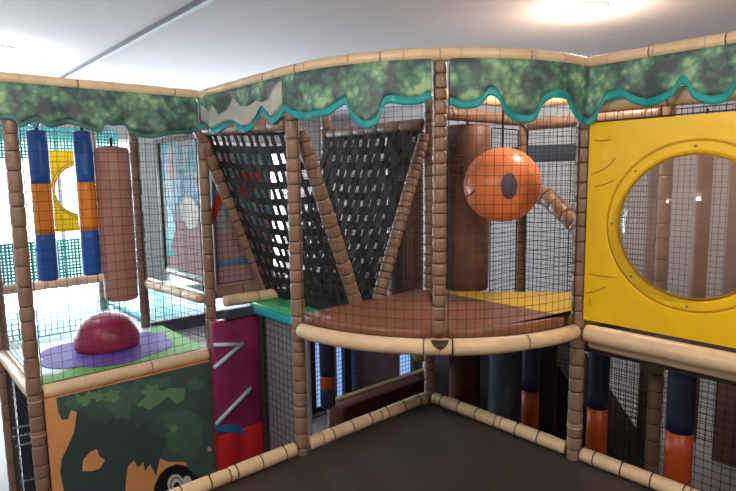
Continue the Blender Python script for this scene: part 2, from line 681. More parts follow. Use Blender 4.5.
LAMPS = [('round ceiling lamp glowing above the yellow bubble panel', 0.80, -0.78, 42, (1, .80, .60)),
         ('round ceiling lamp glowing above the purple flower platform', -2.15, 3.10, 24, (1, .93, .88)),
         ('added fill lamp over the near left of the black mat', -3.5, -1.3, 92, (1, .88, .76)),  # unseen lamp, added as fill for the faces towards the camera
         ('added fill lamp over the near right of the black mat', -1.5, -3.6, 98, (1, .85, .70)),  # second unseen fill lamp, added to light the deck front and rails
         ('added fill lamp left of the purple flower platform', -4.0, 0.6, 26, (.95, .96, 1)),  # added out of frame to light the platform, left posts and mural
         ('added fill lamp far behind the strap nets', 1.2, 3.7, 50, (.9, .95, 1)),  # added, hidden by the valance, to brighten the background
         ('added fill lamp far behind the orange ball', 3.2, 0.8, 20, (1, .92, .86)),  # added out of sight to light the bays behind the ball
         ('added fill lamp far right behind the bubble panel', 2.9, -2.4, 30, (1, .88, .78))]  # added out of frame to light the far wall on the right
for lb, x, y, e, c in LAMPS:
    lamp(lb, x, y)
    ld = bpy.data.lights.new('lamp_light', 'POINT')
    ld.energy = e
    ld.color = c
    ld.shadow_soft_size = 0.10
    lo = bpy.data.objects.new('lamp_light', ld)
    lo.location = (x, y, CZ - 0.20)
    COL.objects.link(lo)
# daylight that comes through the two windows
for k, (a, c, z0, z1) in enumerate(WIN):
    ld = bpy.data.lights.new('window_daylight', 'AREA')
    ld.shape = 'RECTANGLE'
    ld.size = c - a
    ld.size_y = z1 - z0
    ld.energy = (290, 110)[k]
    ld.color = (0.80, 0.92, 1.0)
    ld.spread = math.radians(125)
    lo = bpy.data.objects.new('window_daylight', ld)
    lo.location = ((a + c) / 2, Y1 - 0.05, (z0 + z1) / 2)
    lo.rotation_euler = (-PI / 2, 0, 0)
    COL.objects.link(lo)

# --------------------------------------------------------------- black mat
o = obj('play_mat', slab([(-4.9, -0.0), (-4.9, -4.9), (0.0, -4.9), (0.0, 0.0)], -0.10, -0.005, bev=0.015), M['mat'])
tag(o, 'wide black vinyl mat in front, edged by tan ringed rails', 'mat')
b = bmesh.new()
box(b, (-4.9, -0.03, FZ), (-0.02, -0.005, -0.10))
box(b, (-0.03, -4.9, FZ), (-0.005, -0.03, -0.10))
o = obj('mat_fascia', b, M['darkframe'], smooth=False)
tag(o, 'dark boards closing the side below the black mat', 'board')

GR = 1.2
ZR, ZD, ZL = 2.356, 0.805, 0.374
P3, P2, BP = (-2.437, 1.21), (-1.2, 1.21), (-1.33, 2.30)
A45 = math.radians(225)
MP = (1.2 * math.cos(A45), 1.2 * math.sin(A45))

# ------------------------------------------------------------------- posts
post('brown padded post at front left corner of the purple flower platform', P3[0], P3[1], FZ, ZR - .05, r=0.042, seg=0.115, seed=3, ties=(0.33, 0.1))
post('brown padded post between the tree mural board and magenta wall', P2[0], P2[1], FZ, ZR - .05, r=0.041, seg=0.115, seed=4)
post('brown padded post at left end of the curved brown deck', -1.2, 0, FZ, ZR - .05, r=0.041, seg=0.09, seed=5)
post('brown padded post standing at the middle of the curved deck rim', MP[0] * 0.988, MP[1] * 0.988, 0.885, ZR - .03, seg=0.064, seed=6, r=0.036)
post('brown padded post between the curved deck net and yellow panel', 0, -1.2, FZ, ZR - .05, seg=0.10, seed=7, r=0.043, ties=(0.22, 0.20))
post('brown padded post in far corner of mat behind curved deck', 0, 0, FZ, ZR - .05, r=0.040, seg=0.08, seed=8)
post('brown padded post beside the hanging brown roll, behind the flower platform', BP[0], BP[1], FZ, ZR - .05, r=0.042, seg=0.12, seed=9)
post('slim brown post rising behind the orange smiling ball', 1.2, 0, FZ, ZR - .05, seg=0.14, seed=10, r=0.04)
post('brown post seen through the clear bubble', 1.2, -1.2, FZ, ZR - .05, seg=0.14, seed=11)
post('dim brown post behind the black strap nets', 0, 1.25, FZ, ZR - .05, seg=0.14, seed=12)
post('brown post at back left corner of flower platform, cut by frame', -2.44, 2.36, FZ, ZR - .05, seg=0.16, seed=13)
post('thin purple grey post behind the maroon dome', -1.31, 3.62, FZ, ZR - .05, seg=0.16, seed=14, r=0.04)

# -------------------------------------------------------------- top rims
def arc(a0, a1, R, z, n=16, cx=0, cy=0):
    return [(cx + R * math.cos(math.radians(a0 + (a1 - a0) * k / n)), cy + R * math.sin(math.radians(a0 + (a1 - a0) * k / n)), z) for k in range(n + 1)]


rail('long tan rim rail over the left leaf valance', [(-3.2, 1.21, ZR), (-1.22, 1.21, ZR)], r=0.033, seg=0.6, seed=21, tie_at=0.55, tie_mat='paletie', tail=0.012)
rail('tan rim rail curving over the middle leaf valance, left of centre post',
     [(-1.2, 1.19, ZR), (-1.2, 0.9, ZR), (-1.2, 0.6, ZR), (-1.2, 0.3, ZR)] + arc(180, 225, 1.2, ZR), r=0.033, seg=0.45, seed=22, tie_at=0.3, tie_mat='paletie', tail=0.015)
rail('tan rim rail curving over the leaf valance, right of centre post', arc(225, 269.3, 1.2, ZR), r=0.033, seg=0.4, seed=23, tie_at=0.2, tie_mat='paletie', tail=0.015)
rail('tan rim rail above the yellow bubble panel', [(0, -1.215, ZR), (0, -3.6, ZR)], r=0.033, seg=0.3, seed=24, tie_at=0.24, tie_mat='paletie', tail=0.018)
# inner top rails
rail('tan inner rail just above yellow bubble panel', [(0.04, -1.26, 2.125), (0.04, -3.6, 2.125)], seg=0.4, seed=25)
rail('tan back rail high behind the orange ball', [(0.05, 0, ZR - .02), (1.15, 0, ZR - .02)], seg=0.4, seed=26)
rail('tan back rail high between slim post and yellow panel', [(1.2, -0.05, ZR - .02), (1.2, -1.15, ZR - .02)], seg=0.4, seed=27)
rail('brown beam high behind orange ball, left half', [(0.05, 0.0, 2.20), (1.15, 0.0, 2.20)], seg=0.2, seed=28, mats=('brown', 'seam'), r=0.05)
rail('brown beam high behind orange ball, right half', [(1.2, -0.05, 2.16), (1.2, -1.15, 2.16)], seg=0.2, seed=29, mats=('brown', 'seam'), r=0.05)

# -------------------------------------------------------------- mat rails
for lb, pa, pb, sd in (('tan ringed mat rail running left from the curved deck post', (-1.255, 0, .04), (-4.9, 0, .04), 31),
                       ('tan ringed mat rail under the curved deck, left of corner', (-0.055, 0, .04), (-1.145, 0, .04), 32),
                       ('tan ringed mat rail under the curved deck, right of corner', (0, -0.055, .04), (0, -1.145, .04), 33),
                       ('tan ringed mat rail below the yellow panel', (0, -1.255, .04), (0, -4.9, .04), 34)):
    rail(lb, [pa, pb], r=0.041, seg=0.6, seed=sd, tie_at=0.165, tie_mat='tie', tail=0.025, down=False)

# ---------------------------------------------------------- curved deck
rail('tan curved deck rail left of the leather joint patch', arc(181.8, 225, 1.2, ZD), r=0.044, seg=0.8, seed=35, wob=0.003)
rr = rail('tan curved deck rail right of the leather joint patch', arc(225, 268.2, 1.2, ZD), r=0.044, seg=0.55, seed=36, wob=0.003)
# joint patch at the centre post
b = bmesh.new()
pc = Vector((MP[0], MP[1], ZD))
out = Vector((math.cos(A45), math.sin(A45), 0))
tan_ = Vector((-out.y, out.x, 0))
rows = 8
grid = []
for i in range(rows + 1):
    el = math.radians(72 - 72 * i / rows)
    w = 0.048 * math.cos((i / rows) ** 1.3 * PI / 2 * 0.98) ** 0.7
    grid.append([b.verts.new(pc + (out * math.cos(el) + Vector((0, 0, 1)) * math.sin(el)) * 0.0495 + tan_ * (w * (j / 4 - 1))) for j in range(9)])
for i in range(rows):
    for j in range(8):
        b.faces.new((grid[i][j], grid[i][j + 1], grid[i + 1][j + 1], grid[i + 1][j]))
o = obj('joint_patch', b, M['seam'])
so = o.modifiers.new('thick', 'SOLIDIFY')
so.thickness = 0.006
tag(o, 'small dark brown leather patch tied over the deck rail joint', 'patch')
b = bmesh.new()
tie_mesh(b, pc + tan_ * 0.068, tan_, 0.05, tail=0.0, w=0.008)
p_ = obj('cable_tie', b, M['tie'], o)
b = bmesh.new()
tube(b, [pc + Vector((0, 0, .048)) + tan_ * (-0.052 + 0.104 * k / 8) + out * (0.018 + 0.004 * math.sin(PI * k / 8)) for k in range(9)], 0.004, n=6)
obj('binding_cord', b, M['paletie'], o)

ang = [182 + (268 - 182) * k / 36 for k in range(37)]
poly = [(1.135 * math.cos(math.radians(a)), 1.135 * math.sin(math.radians(a))) for a in ang]
half = 18
left = [(-0.02, -0.02)] + [(x, y) for x, y in poly[:half + 1]][::-1]
right = [(-0.02, -0.02)] + [(x, y) for x, y in poly[half:]][::-1]
o = obj('deck_pad', slab([(-0.05, 0.07), (-0.05, -0.05)] + poly[:half + 1][::-1] + [(-1.13, 0.07)], 0.77, 0.885, bev=0.028), M['deck'])
tag(o, 'shiny brown curved deck pad left of the centre post', 'deck pad')
o = obj('deck_pad', slab([(-0.04, -0.055), (0.0, -0.055), (0.0, -1.13), (-0.05, -1.135)] + poly[half:][::-1], 0.77, 0.885, bev=0.028), M['deck'])
tag(o, 'shiny brown curved deck pad right of the centre post', 'deck pad')
b = slab([(0.008, -0.09), (0.90, -1.07), (0.90, -1.17), (0.05, -1.17), (0.008, -1.13)], 0.77, 0.882, bev=0.012)
o = obj('deck_pad', b, M['yellowpad'])
tag(o, 'flat yellow floor pad behind the brown deck, below the orange ball', 'deck pad')
# under-deck boards
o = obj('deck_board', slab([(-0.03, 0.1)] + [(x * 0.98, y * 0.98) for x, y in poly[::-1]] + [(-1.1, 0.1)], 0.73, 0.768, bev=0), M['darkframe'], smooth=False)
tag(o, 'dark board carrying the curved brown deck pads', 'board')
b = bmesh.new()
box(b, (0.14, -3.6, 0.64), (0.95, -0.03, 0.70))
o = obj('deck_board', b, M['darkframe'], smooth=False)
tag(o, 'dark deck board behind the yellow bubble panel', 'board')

# nets round the curved deck
def arcsurf(a0, a1, R, z0, z1):
    def f(u, v):
        a = math.radians(a0 + (a1 - a0) * u)
        return Vector((R * math.cos(a), R * math.sin(a), z0 + (z1 - z0) * v))
    return f


net('safety_net', 'black square net on curved deck left of the centre post', arcsurf(182.5, 222.8, 1.2, ZD + .05, ZR - .05), 0.86, 1.45, cell=0.051, r=0.0014, seed=2)
net('safety_net', 'black square net on curved deck right of the centre post', arcsurf(227.2, 267.4, 1.2, ZD + .05, ZR - .05), 0.86, 1.45, cell=0.051, r=0.0017, seed=3)

# --------------------------------------------------- right bubble panel bay
rail('thick tan rail running below the yellow bubble panel', [(0, -1.255, 0.80), (0, -3.6, 0.80)], r=0.05, seg=0.9, seed=41)
rail('tan lower rail tucked behind the rail below yellow panel', [(0.09, -1.24, 0.725), (0.09, -3.6, 0.725)], r=0.042, seg=0.8, seed=42)


def bubble_panel(label, yc, zc, half, height0, height1, rb, rg, ax='x', base=(0, 0, 0), dome=0.15, mat='yellow', scr=True):
    """A square plastic panel with a round hole, raised ring, clear dome and fixing screws.
    Built in its own frame: u along the panel, z up, +n towards the viewer."""
    o = thing('bubble_panel', label, 'play panel', base)
    N = 64

    def P(u, n, z):
        return Vector((-n, -u, z)) if ax == 'x' else Vector((u, -n, z))
    b = bmesh.new()
    th = 0.018
    # square outline sampled by angle
    def sq(a):
        c, s = math.cos(a), math.sin(a)
        t = 1e9
        if abs(c) > 1e-9:
            t = min(t, half / abs(c))
        if s > 1e-9:
            t = min(t, (height1 - zc) / s)
        if s < -1e-9:
            t = min(t, (zc - height0) / -s)
        return c * t, s * t
    angs = sorted(set([2 * PI * k / N for k in range(N)] + [math.atan2(s * h, c * half) % (2 * PI) for c in (1, -1) for s, h in ((1, height1 - zc), (-1, zc - height0))]))
    n = len(angs)
    prof = [(None, 0.0), (None, th), (rg + .004, th), (rg, th - .004), (rg - .010, th - .004), (rg - .014, th), (rb + .012, th), (rb, th - .008), (rb, 0.0)]
    rings = []
    for pr, nn in prof:
        ring = []
        for a in angs:
            if pr is None:
                u, z = sq(a)
            else:
                u, z = pr * math.cos(a), pr * math.sin(a)
            ring.append(b.verts.new(P(u, nn, z + zc)))
        rings.append(ring)
    rings.append(rings[0])
    for i in range(len(rings) - 1):
        for k in range(n):
            f = b.faces.new((rings[i][k], rings[i][(k + 1) % n], rings[i + 1][(k + 1) % n], rings[i + 1][k]))
            if i in (3,):
                f.material_index = 1
    pan = obj('panel', b, [M[mat], M['yellowgroove']], o, smooth=False)
    # dome
    b = bmesh.new()
    rings = []
    Rr = rb - 0.002
    K = 14
    for i in range(K + 1):
        t = i / K * PI / 2
        ring = [b.verts.new(P(Rr * math.cos(t) * math.cos(2 * PI * k / 48), 0.006 + dome * math.sin(t), zc + Rr * math.cos(t) * math.sin(2 * PI * k / 48))) for k in range(48)] if i < K else [b.verts.new(P(0, 0.006 + dome, zc))]
        rings.append(ring)
    for i in range(K - 1):
        for k in range(48):
            b.faces.new((rings[i][k], rings[i][(k + 1) % 48], rings[i + 1][(k + 1) % 48], rings[i + 1][k]))
    for k in range(48):
        b.faces.new((rings[K - 1][k], rings[K - 1][(k + 1) % 48], rings[K][0]))
    d = obj('bubble_window', b, M['clear'], o)
    d['label'] = 'clear domed plastic window'
    b = bmesh.new()
    loop = [P((rb - .004) * math.cos(2 * PI * k / 48), th * 0.6, zc + (rb - .004) * math.sin(2 * PI * k / 48)) for k in range(49)]
    tube(b, loop, 0.007, n=8, cap=False)
    d = obj('window_rim', b, M['yellowgroove'], d)
    for k in range(8):
        a = 2 * PI * k / 8 + PI / 2
        rs = (rb + rg) / 2
        b = bmesh.new()
        c = P(rs * math.cos(a), th, zc + rs * math.sin(a))
        tube(b, [c, P(rs * math.cos(a), th + .003, zc + rs * math.sin(a)), P(rs * math.cos(a), th + .005, zc + rs * math.sin(a))], [0.007, 0.007, 0.003], n=10)
        obj('screw', b, M['metal'], pan)
    if scr:
        marks = [((-.535, .27), (-.43, .30), (-.40, .36)), ((-.52, .20), (-.45, .21), (-.40, .24)), ((-.53, .46), (-.47, .45), (-.42, .46)),
                 ((-.53, -.30), (-.44, -.31), (-.36, -.30)), ((-.545, -.42), (-.48, -.40), (-.42, -.36)), ((-.52, -.44), (-.515, -.47), (-.512, -.49))]
        for mk in marks:
            b = bmesh.new()
            pts = []
            for i in range(7):
                t = i / 6
                q = [(1 - t) ** 2 * mk[0][j] + 2 * t * (1 - t) * mk[1][j] + t * t * mk[2][j] for j in (0, 1)]
                pts.append(P(q[0], th, zc + q[1]))
            tube(b, pts, [0.0015] + [0.0032] * 5 + [0.0015], n=6)
            obj('carved_line', b, M['yellowgroove'], pan)
    return o


bp = bubble_panel('large yellow plastic panel with a clear bubble window', 0, 1.462, 0.553, 0.887, 2.018, 0.372, 0.437, 'x', (-0.015, -1.800, 0))
# net strip between yellow panel top and the tan inner rail
vnet('black net strip behind the leaf valance above yellow panel', 0.02, -1.26, 0.02, -3.4, 2.03, ZR - .05, cell=0.05, seed=5)

# ------------------------------------------------------------------ valance
def valance(label, base, sfun, pts, drop_top, seed, normal_out, border='teal', bd=0.042, pale=None):
    """Cloth hung from the rim: pts are (s, z) along its scalloped hem, sfun(s) gives the point in plan."""
    o = thing('leaf_valance', label, 'valance', base)
    bs = Vector(base)
    # dense hem curve (Catmull-Rom)
    hem = []
    P_ = [pts[0]] + list(pts) + [pts[-1]]
    for i in range(1, len(P_) - 2):
        for k in range(6):
            t = k / 6
            q = []
            for j in (0, 1):
                a, b_, c, d = P_[i - 1][j], P_[i][j], P_[i + 1][j], P_[i + 2][j]
                q.append(0.5 * (2 * b_ + (c - a) * t + (2 * a - 5 * b_ + 4 * c - d) * t * t + (3 * b_ - a - 3 * c + d) * t ** 3))
            hem.append(q)
    hem.append(list(pts[-1]))

    def bulge(s, v):
        return 0.014 * v * math.sin(s * 16 + seed) + 0.008 * v * math.sin(s * 37 + seed * 2)

    def pt(s, z, v, off):
        p, n = sfun(s)
        return Vector((p[0], p[1], z)) + Vector((n[0], n[1], 0)) * (bulge(s, v) + off) - bs
    rows = 8
    host = o
    for nm, mt, off, va, vb in (('cloth', 'leaf', 0.0, 0.0, 1.0), ('hem_border', border, 0.0, 0.0, 1.0)):
        b = bmesh.new()
        grid = []
        for s, z in hem:
            if nm == 'cloth':
                zt, zb = drop_top, z + bd
            else:
                zt, zb = z + bd, z
            n_ = rows if nm == 'cloth' else 3
            tot = drop_top - z
            grid.append([b.verts.new(pt(s, zt + (zb - zt) * j / n_, (drop_top - (zt + (zb - zt) * j / n_)) / max(tot, .01), 0.0)) for j in range(n_ + 1)])
        for i in range(len(grid) - 1):
            for j in range(len(grid[0]) - 1):
                b.faces.new((grid[i][j], grid[i + 1][j], grid[i + 1][j + 1], grid[i][j + 1]))
        q = obj(nm, b, M[mt], host)
        host = q if nm == 'cloth' else host
        sd = q.modifiers.new('thick', 'SOLIDIFY')
        sd.thickness = 0.005
        if nm == 'hem_border':
            q['label'] = 'turquoise hem border'
    if pale:
        b = bmesh.new()
        top, bot = [], []
        N_ = 60
        for k in range(N_ + 1):
            s = pale[0][0] + (pale[-1][0] - pale[0][0]) * k / N_
            zz = []
            for col in (1, 2):
                for a, c in zip(pale, pale[1:]):
                    if a[0] <= s <= c[0] + 1e-9:
                        t = (s - a[0]) / (c[0] - a[0])
                        zz.append(a[col] + (c[col] - a[col]) * t)
                        break
            row = []
            for j in range(5):
                z = zz[0] + (zz[1] - zz[0]) * j / 4
                row.append(b.verts.new(pt(s, z, (drop_top - z) / 0.27, 0.006)))
            top.append(row)
        for i in range(N_):
            for j in range(4):
                b.faces.new((top[i][j], top[i + 1][j], top[i + 1][j + 1], top[i][j + 1]))
        q = obj('pale_print', b, M['paleprint'], host)
        sd = q.modifiers.new('thick', 'SOLIDIFY')
        sd.thickness = 0.001
        q['label'] = 'pale grey printed leaves'
    return o


ZV = ZR - 0.03
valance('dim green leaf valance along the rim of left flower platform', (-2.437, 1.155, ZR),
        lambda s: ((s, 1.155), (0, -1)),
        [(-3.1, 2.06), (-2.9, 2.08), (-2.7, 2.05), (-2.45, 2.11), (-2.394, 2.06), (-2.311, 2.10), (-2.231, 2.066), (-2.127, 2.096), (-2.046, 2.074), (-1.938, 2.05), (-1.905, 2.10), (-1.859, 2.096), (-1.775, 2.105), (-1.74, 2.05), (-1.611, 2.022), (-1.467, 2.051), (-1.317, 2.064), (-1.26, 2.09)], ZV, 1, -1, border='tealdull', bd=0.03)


def midpath(s):
    """s: metres from the post between mural and magenta wall, towards the centre post."""
    if s < 1.2:
        return (-1.25, 1.2 - s), (-1, 0)
    a = math.radians(180 + (s - 1.2) / 1.25 * 180 / PI)
    return (1.25 * math.cos(a), 1.25 * math.sin(a)), (math.cos(a), math.sin(a))


K = 1.25 * PI / 180
mid = [(0.05, 2.09), (0.12, 2.092), (0.28, 2.05), (0.42, 2.066), (0.50, 2.088), (0.56, 2.088), (0.645, 2.048), (0.775, 2.03), (0.88, 2.10), (0.932, 2.146), (1.02, 2.064), (1.13, 2.066), (1.2, 2.12)]
mid += [(1.2 + (a - 180) * K, z) for a, z in ((183.9, 2.078), (189.4, 2.062), (196.2, 2.07), (199.3, 2.098), (201.3, 2.118), (202.6, 2.05), (206.3, 1.99), (209.7, 2.012), (211.3, 2.093), (213.3, 2.111), (216.5, 2.100), (220.1, 2.104), (222.0, 2.12), (222.8, 2.115))]
valance('green leaf valance on the rim left of the centre post', (-1.25, 0, ZR), midpath, mid, ZV, 2.3, -1, pale=[(0.10, 2.28, 2.16), (0.22, 2.21, 2.11), (0.30, 2.25, 2.10), (0.40, 2.17, 2.115), (0.50, 2.20, 2.13), (0.60, 2.27, 2.12), (0.70, 2.20, 2.085), (0.80, 2.19, 2.07), (0.88, 2.22, 2.14), (0.95, 2.20, 2.185), (1.04, 2.21, 2.11), (1.12, 2.28, 2.115), (1.19, 2.30, 2.17)])


def arcpath(s):
    a = math.radians(s)
    return (1.25 * math.cos(a), 1.25 * math.sin(a)), (math.cos(a), math.sin(a))


def arcpath2(s):
    a = math.radians(225 + s / K)
    return (1.25 * math.cos(a), 1.25 * math.sin(a)), (math.cos(a), math.sin(a))


mr = [((a - 225) * K, z) for a, z in ((227.2, 2.096), (228.2, 2.088), (230.5, 2.074), (233.3, 2.080), (235.0, 2.106), (236.6, 2.14), (238.5, 2.121), (240.9, 2.045), (245.0, 2.008), (248.4, 2.018), (250.6, 2.096), (253.7, 2.138), (257.1, 2.136), (259.6, 2.13), (262.6, 2.043), (266.1, 2.008))]
valance('green leaf valance on the rim right of the centre post', (-0.5, -1.1, ZR), arcpath2, mr, ZV, 4.1, -1)
rv = [(-1.205, 2.02), (-1.257, 2.005), (-1.302, 2.04), (-1.344, 2.124), (-1.431, 2.138), (-1.485, 2.104), (-1.558, 2.078), (-1.627, 2.088), (-1.683, 2.113), (-1.722, 2.163), (-1.755, 2.15), (-1.785, 2.097), (-1.848, 2.060), (-1.907, 2.063), (-1.939, 2.093), (-1.97, 2.13), (-2.02, 2.15), (-2.07, 2.10), (-2.2, 2.06), (-2.4, 2.07), (-2.5, 2.13), (-2.7, 2.06), (-3.0, 2.06)]
valance('green leaf valance hanging over the top of yellow bubble panel', (-0.055, -1.8, ZR),
        lambda s: ((-0.055, -s), (-1, 0)), [(-s, z) for s, z in rv], ZV, 5.2, -1)

# -------------------------------------------------------- orange ball
bc = CAM + ray(502, 185) * 4.15
o = thing('smiling_ball', 'big orange smiling ball hanging behind the net', 'ball', bc)
b = bmesh.new()
bmesh.ops.create_uvsphere(b, u_segments=48, v_segments=32, radius=0.281)
for v in b.verts:
    v.co.z *= 0.975
fb = obj('foam_ball', b, M['orange'], o)
tow = (CAM - bc).normalized()
rtv = tow.cross(Vector((0, 0, 1))).normalized() * -1
upv = rtv.cross(tow) * -1
if upv.z < 0:
    upv = -upv


def onball(dx, dy, R=0.283):
    """Point of the ball's surface at an offset (right, up) as seen from the front."""
    x, y = dx / 0.281, dy / 0.281
    z = math.sqrt(max(0.0, 1 - x * x - y * y))
    d = RT * x + Vector((0, 0, 1)) * y
    d = d + tow * z
    d.normalize()
    return Vector((d.x * R, d.y * R, d.z * R * 0.975))


b = bmesh.new()
c0 = None
S_ = 4.15 / FOC
rings = []
for i in range(5):
    t = i / 4
    rings.append([b.verts.new(onball((6 + 7 * t * math.cos(2 * PI * k / 24)) * S_, (-1 + 12 * t * math.sin(2 * PI * k / 24)) * S_, 0.2845)) for k in range(24)] if i else [b.verts.new(onball(6 * S_, -1 * S_, 0.2845))])
for k in range(24):
    b.faces.new((rings[0][0], rings[1][k], rings[1][(k + 1) % 24]))
for i in range(1, 4):
    for k in range(24):
        b.faces.new((rings[i][k], rings[i + 1][k], rings[i + 1][(k + 1) % 24], rings[i][(k + 1) % 24]))
e = obj('eye', b, M['eye'], fb)
e['label'] = 'grey oval eye'
b = bmesh.new()
tube(b, [onball((-37 + 8.5 * k / 8) * S_, (-12 + 6.5 * (k / 8) ** 1.6) * S_, 0.284) for k in range(9)], [0.002] + [0.005] * 7 + [0.003], n=6)
e = obj('mouth', b, M['black'], fb)
e['label'] = 'short black smile line'
b = bmesh.new()
tube(b, [(0, 0, 0.27), (0, 0, ZR - 0.06 - bc.z)], 0.008, n=8)
obj('hanging_rope', b, M['strap'], o)

# rolls behind the ball
roll('hanging_roll', 'fat reddish brown roll behind the orange ball', 0.60, 0.13, 0.78, 2.14, 0.185, [(1, 'rollbrown', 'roll_body')], strap=True)
roll('hanging_roll', 'dim brown roll seen behind post left of the ball', 0.36, 0.62, 0.50, 2.14, 0.16, [(1, 'rollbrown', 'roll_body')], strap=True)
# brown padded brace and its grey beam behind the ball
pA, pB = on_x(528, 188, 1.16), on_x(590, 238, 1.0)
rail('thick brown padded brace slanting down behind the orange ball', [pA, pA.lerp(pB, .35) + Vector((0, 0, .05)), pA.lerp(pB, .7) + Vector((0, 0, .03)), pB], r=0.075, seg=0.13, seed=51, mats=('brown', 'seam'), name='padded_brace')
for lb, a, c, z0, z1, sd in (('black net on the far side of the yellow pad, right', (1.2, -0.05), (1.2, -1.15), -0.4, 2.1, 6),
                             ('black net on the far side of brown rolls, left', (0.06, 0.02), (1.16, 0.02), -0.4, 2.1, 7)):
    pass
vnet('black net wall behind the yellow pad and orange ball', 1.2, -0.05, 1.2, -1.15, -0.6, 2.12, cell=0.04, r=0.003, seed=6)
vnet('black net wall left of slim post behind the ball', 0.78, 0.02, 1.16, 0.02, -0.6, 2.12, cell=0.04, r=0.003, seed=7)
vnet('outer black net wall beyond the slim brown post', 2.4, 0.2, 2.4, -3.2, -0.7, 2.3, cell=0.05, r=0.003, seed=8, seg=0.3)
b = bmesh.new()
box(b, (1.9, -0.5, 1.86), (2.0, 0.6, 2.02), bev=0.02)
o = obj('padded_beam', b, M['rollslate'])
tag(o, 'grey cross beam high behind the net right of ball', 'beam')

# things seen through the bubble
roll('hanging_roll', 'slim brown roll seen through right half of the bubble', 2.3, -1.09, -0.7, 2.2, 0.07, [(1, 'rollbrown', 'roll_body')], strap=True)
b = bmesh.new()
box(b, (2.25, -2.45, -0.8), (2.32, -1.30, 2.3), bev=0.01)
o = obj('board_panel', b, M['wood'])
tag(o, 'dark brown board seen at right edge of the bubble', 'board')
b = bmesh.new()
box(b, (1.75, on_x(660, 300, 1.75).y, FZ), (1.80, on_x(642, 300, 1.75).y, 2.3), bev=0.01)
o = obj('board_panel', b, M['wood'])
tag(o, 'narrow brown board seen in the middle of the bubble', 'board')

# ------------------------------------------------------ left flower platform
o = thing('flower_platform', 'pale platform with green border and big purple flower print', 'platform', (-1.85, 1.8, ZL))
bs = Vector((-1.85, 1.8, ZL))
b = slab([(-2.40, 1.25), (-1.20, 1.25), (-1.20, 2.30), (-1.27, 2.36), (-2.40, 2.36)], ZL - .07, ZL + .02, bev=0.02)
bmesh.ops.translate(b, vec=-bs, verts=b.verts[:])
fd_ = obj('deck_pad', b, M['mint'], o)


def flat_print(poly, z, th=0.003):
    bb = slab(poly, z, z + th, bev=0)
    bmesh.ops.translate(bb, vec=-bs, verts=bb.verts[:])
    return bb


gp = [(-2.38, 1.27), (-1.21, 1.27), (-1.21, 2.25), (-1.30, 2.25), (-1.36, 2.1), (-1.38, 1.86), (-1.46, 1.72), (-1.45, 1.60), (-1.60, 1.55), (-1.78, 1.52), (-1.9, 1.50), (-2.1, 1.52), (-2.25, 1.46), (-2.38, 1.50)]
q = obj('green_border', flat_print(gp, ZL + .02), M['green'], fd_, smooth=False)
q['label'] = 'lime green printed border'
fl = []
for k in range(80):
    a = 2 * PI * k / 80
    rr_ = 0.45 + 0.06 * abs(math.sin(a * 3.0 + 0.5))
    fl.append((-1.80 + rr_ * math.cos(a), 1.82 + 0.93 * rr_ * math.sin(a)))
q = obj('flower_print', flat_print(fl, ZL + .0235), M['purple'], fd_, smooth=False)
q['label'] = 'large purple flower print'
b = bmesh.new()
box(b, (-2.43 + .0, 1.24, ZL - .12), (-1.24, 2.36, ZL - .072))
bmesh.ops.translate(b, vec=-bs, verts=b.verts[:])
obj('deck_board', b, M['darkframe'], o, smooth=False)
# dome
dc = on_z(102, 349, ZL + 0.02)
R_ = 0.245
b = bmesh.new()
zs, rs = [], []
for k in range(15):
    t = k / 14
    a = t * PI / 2
    zs.append(0.0 + 0.235 * math.sin(a) ** 0.95)
    rs.append(max(0.004, R_ * math.cos(a) ** 0.72))
zs = [0.0, 0.012] + [z + 0.03 for z in zs]
rs = [R_ * 0.95, R_ * 0.985] + rs
tube(b, [(0, 0, z) for z in zs], rs, n=40)
o = obj('dome_cushion', b, M['maroon'])
o.location = (-1.78, 1.90, ZL + 0.027)
tag(o, 'maroon half-round dome cushion on the purple flower', 'cushion')

rail('tan rail along the front of the purple flower platform', [(P3[0] + .05, 1.21, ZL - .0), (P2[0] - .046, 1.21, ZL)], r=0.045, seg=0.7, seed=61, tie_at=0.5, tie_mat='paletie', tail=0.015)
rail('tan rail along the left side of purple flower platform', [(P3[0], 1.26, ZL), (-2.44, 2.31, ZL)], r=0.045, seg=0.5, seed=62)
vnet('black square net on the front of purple flower platform', P3[0] + .05, 1.21, P2[0] - .05, 1.21, ZL + .05, ZR - .06, cell=0.062, r=0.0017, seed=9)
vnet('black net on left side of purple flower platform', P3[0], 1.27, -2.44, 2.30, ZL + .05, ZR - .06, cell=0.05, r=0.0014, seed=10)
vnet('black net between flower platform and the jungle mural bay', P2[0], 1.27, BP[0] + .0, BP[1] - .06, ZL + .1, ZR - .06, cell=0.05, r=0.0017, seed=11)

# bags on the platform
bz1 = 2.10
roll('hanging_bag', 'blue and orange banded hanging bag, left of the pair', -2.19, 1.75, 1.015, 2.095, 0.066, [(.315, 'blue', 'lower_band'), (.335, 'bagorange', 'middle_band'), (.35, 'blue', 'upper_band')], cat='hanging bag')
roll('hanging_bag', 'blue and orange banded hanging bag, beside the brown roll', -1.885, 1.78, 1.015, 2.105, 0.066, [(.315, 'blue', 'lower_band'), (.335, 'bagorange', 'middle_band'), (.35, 'blue', 'upper_band')], cat='hanging bag')
roll('hanging_roll', 'wide brown hanging roll beside the blue and orange bags', -1.70, 1.72, 0.80, 1.985, 0.124, [(1, 'bagbrown', 'roll_body')], cat='hanging roll')
b = bmesh.new()
box(b, (-2.42, 1.72, 2.20), (-1.22, 1.78, 2.25), bev=0.008)
o = obj('hanging_beam', b, M['darkframe'])
tag(o, 'dark beam behind the left valance carrying the hanging bags', 'beam')
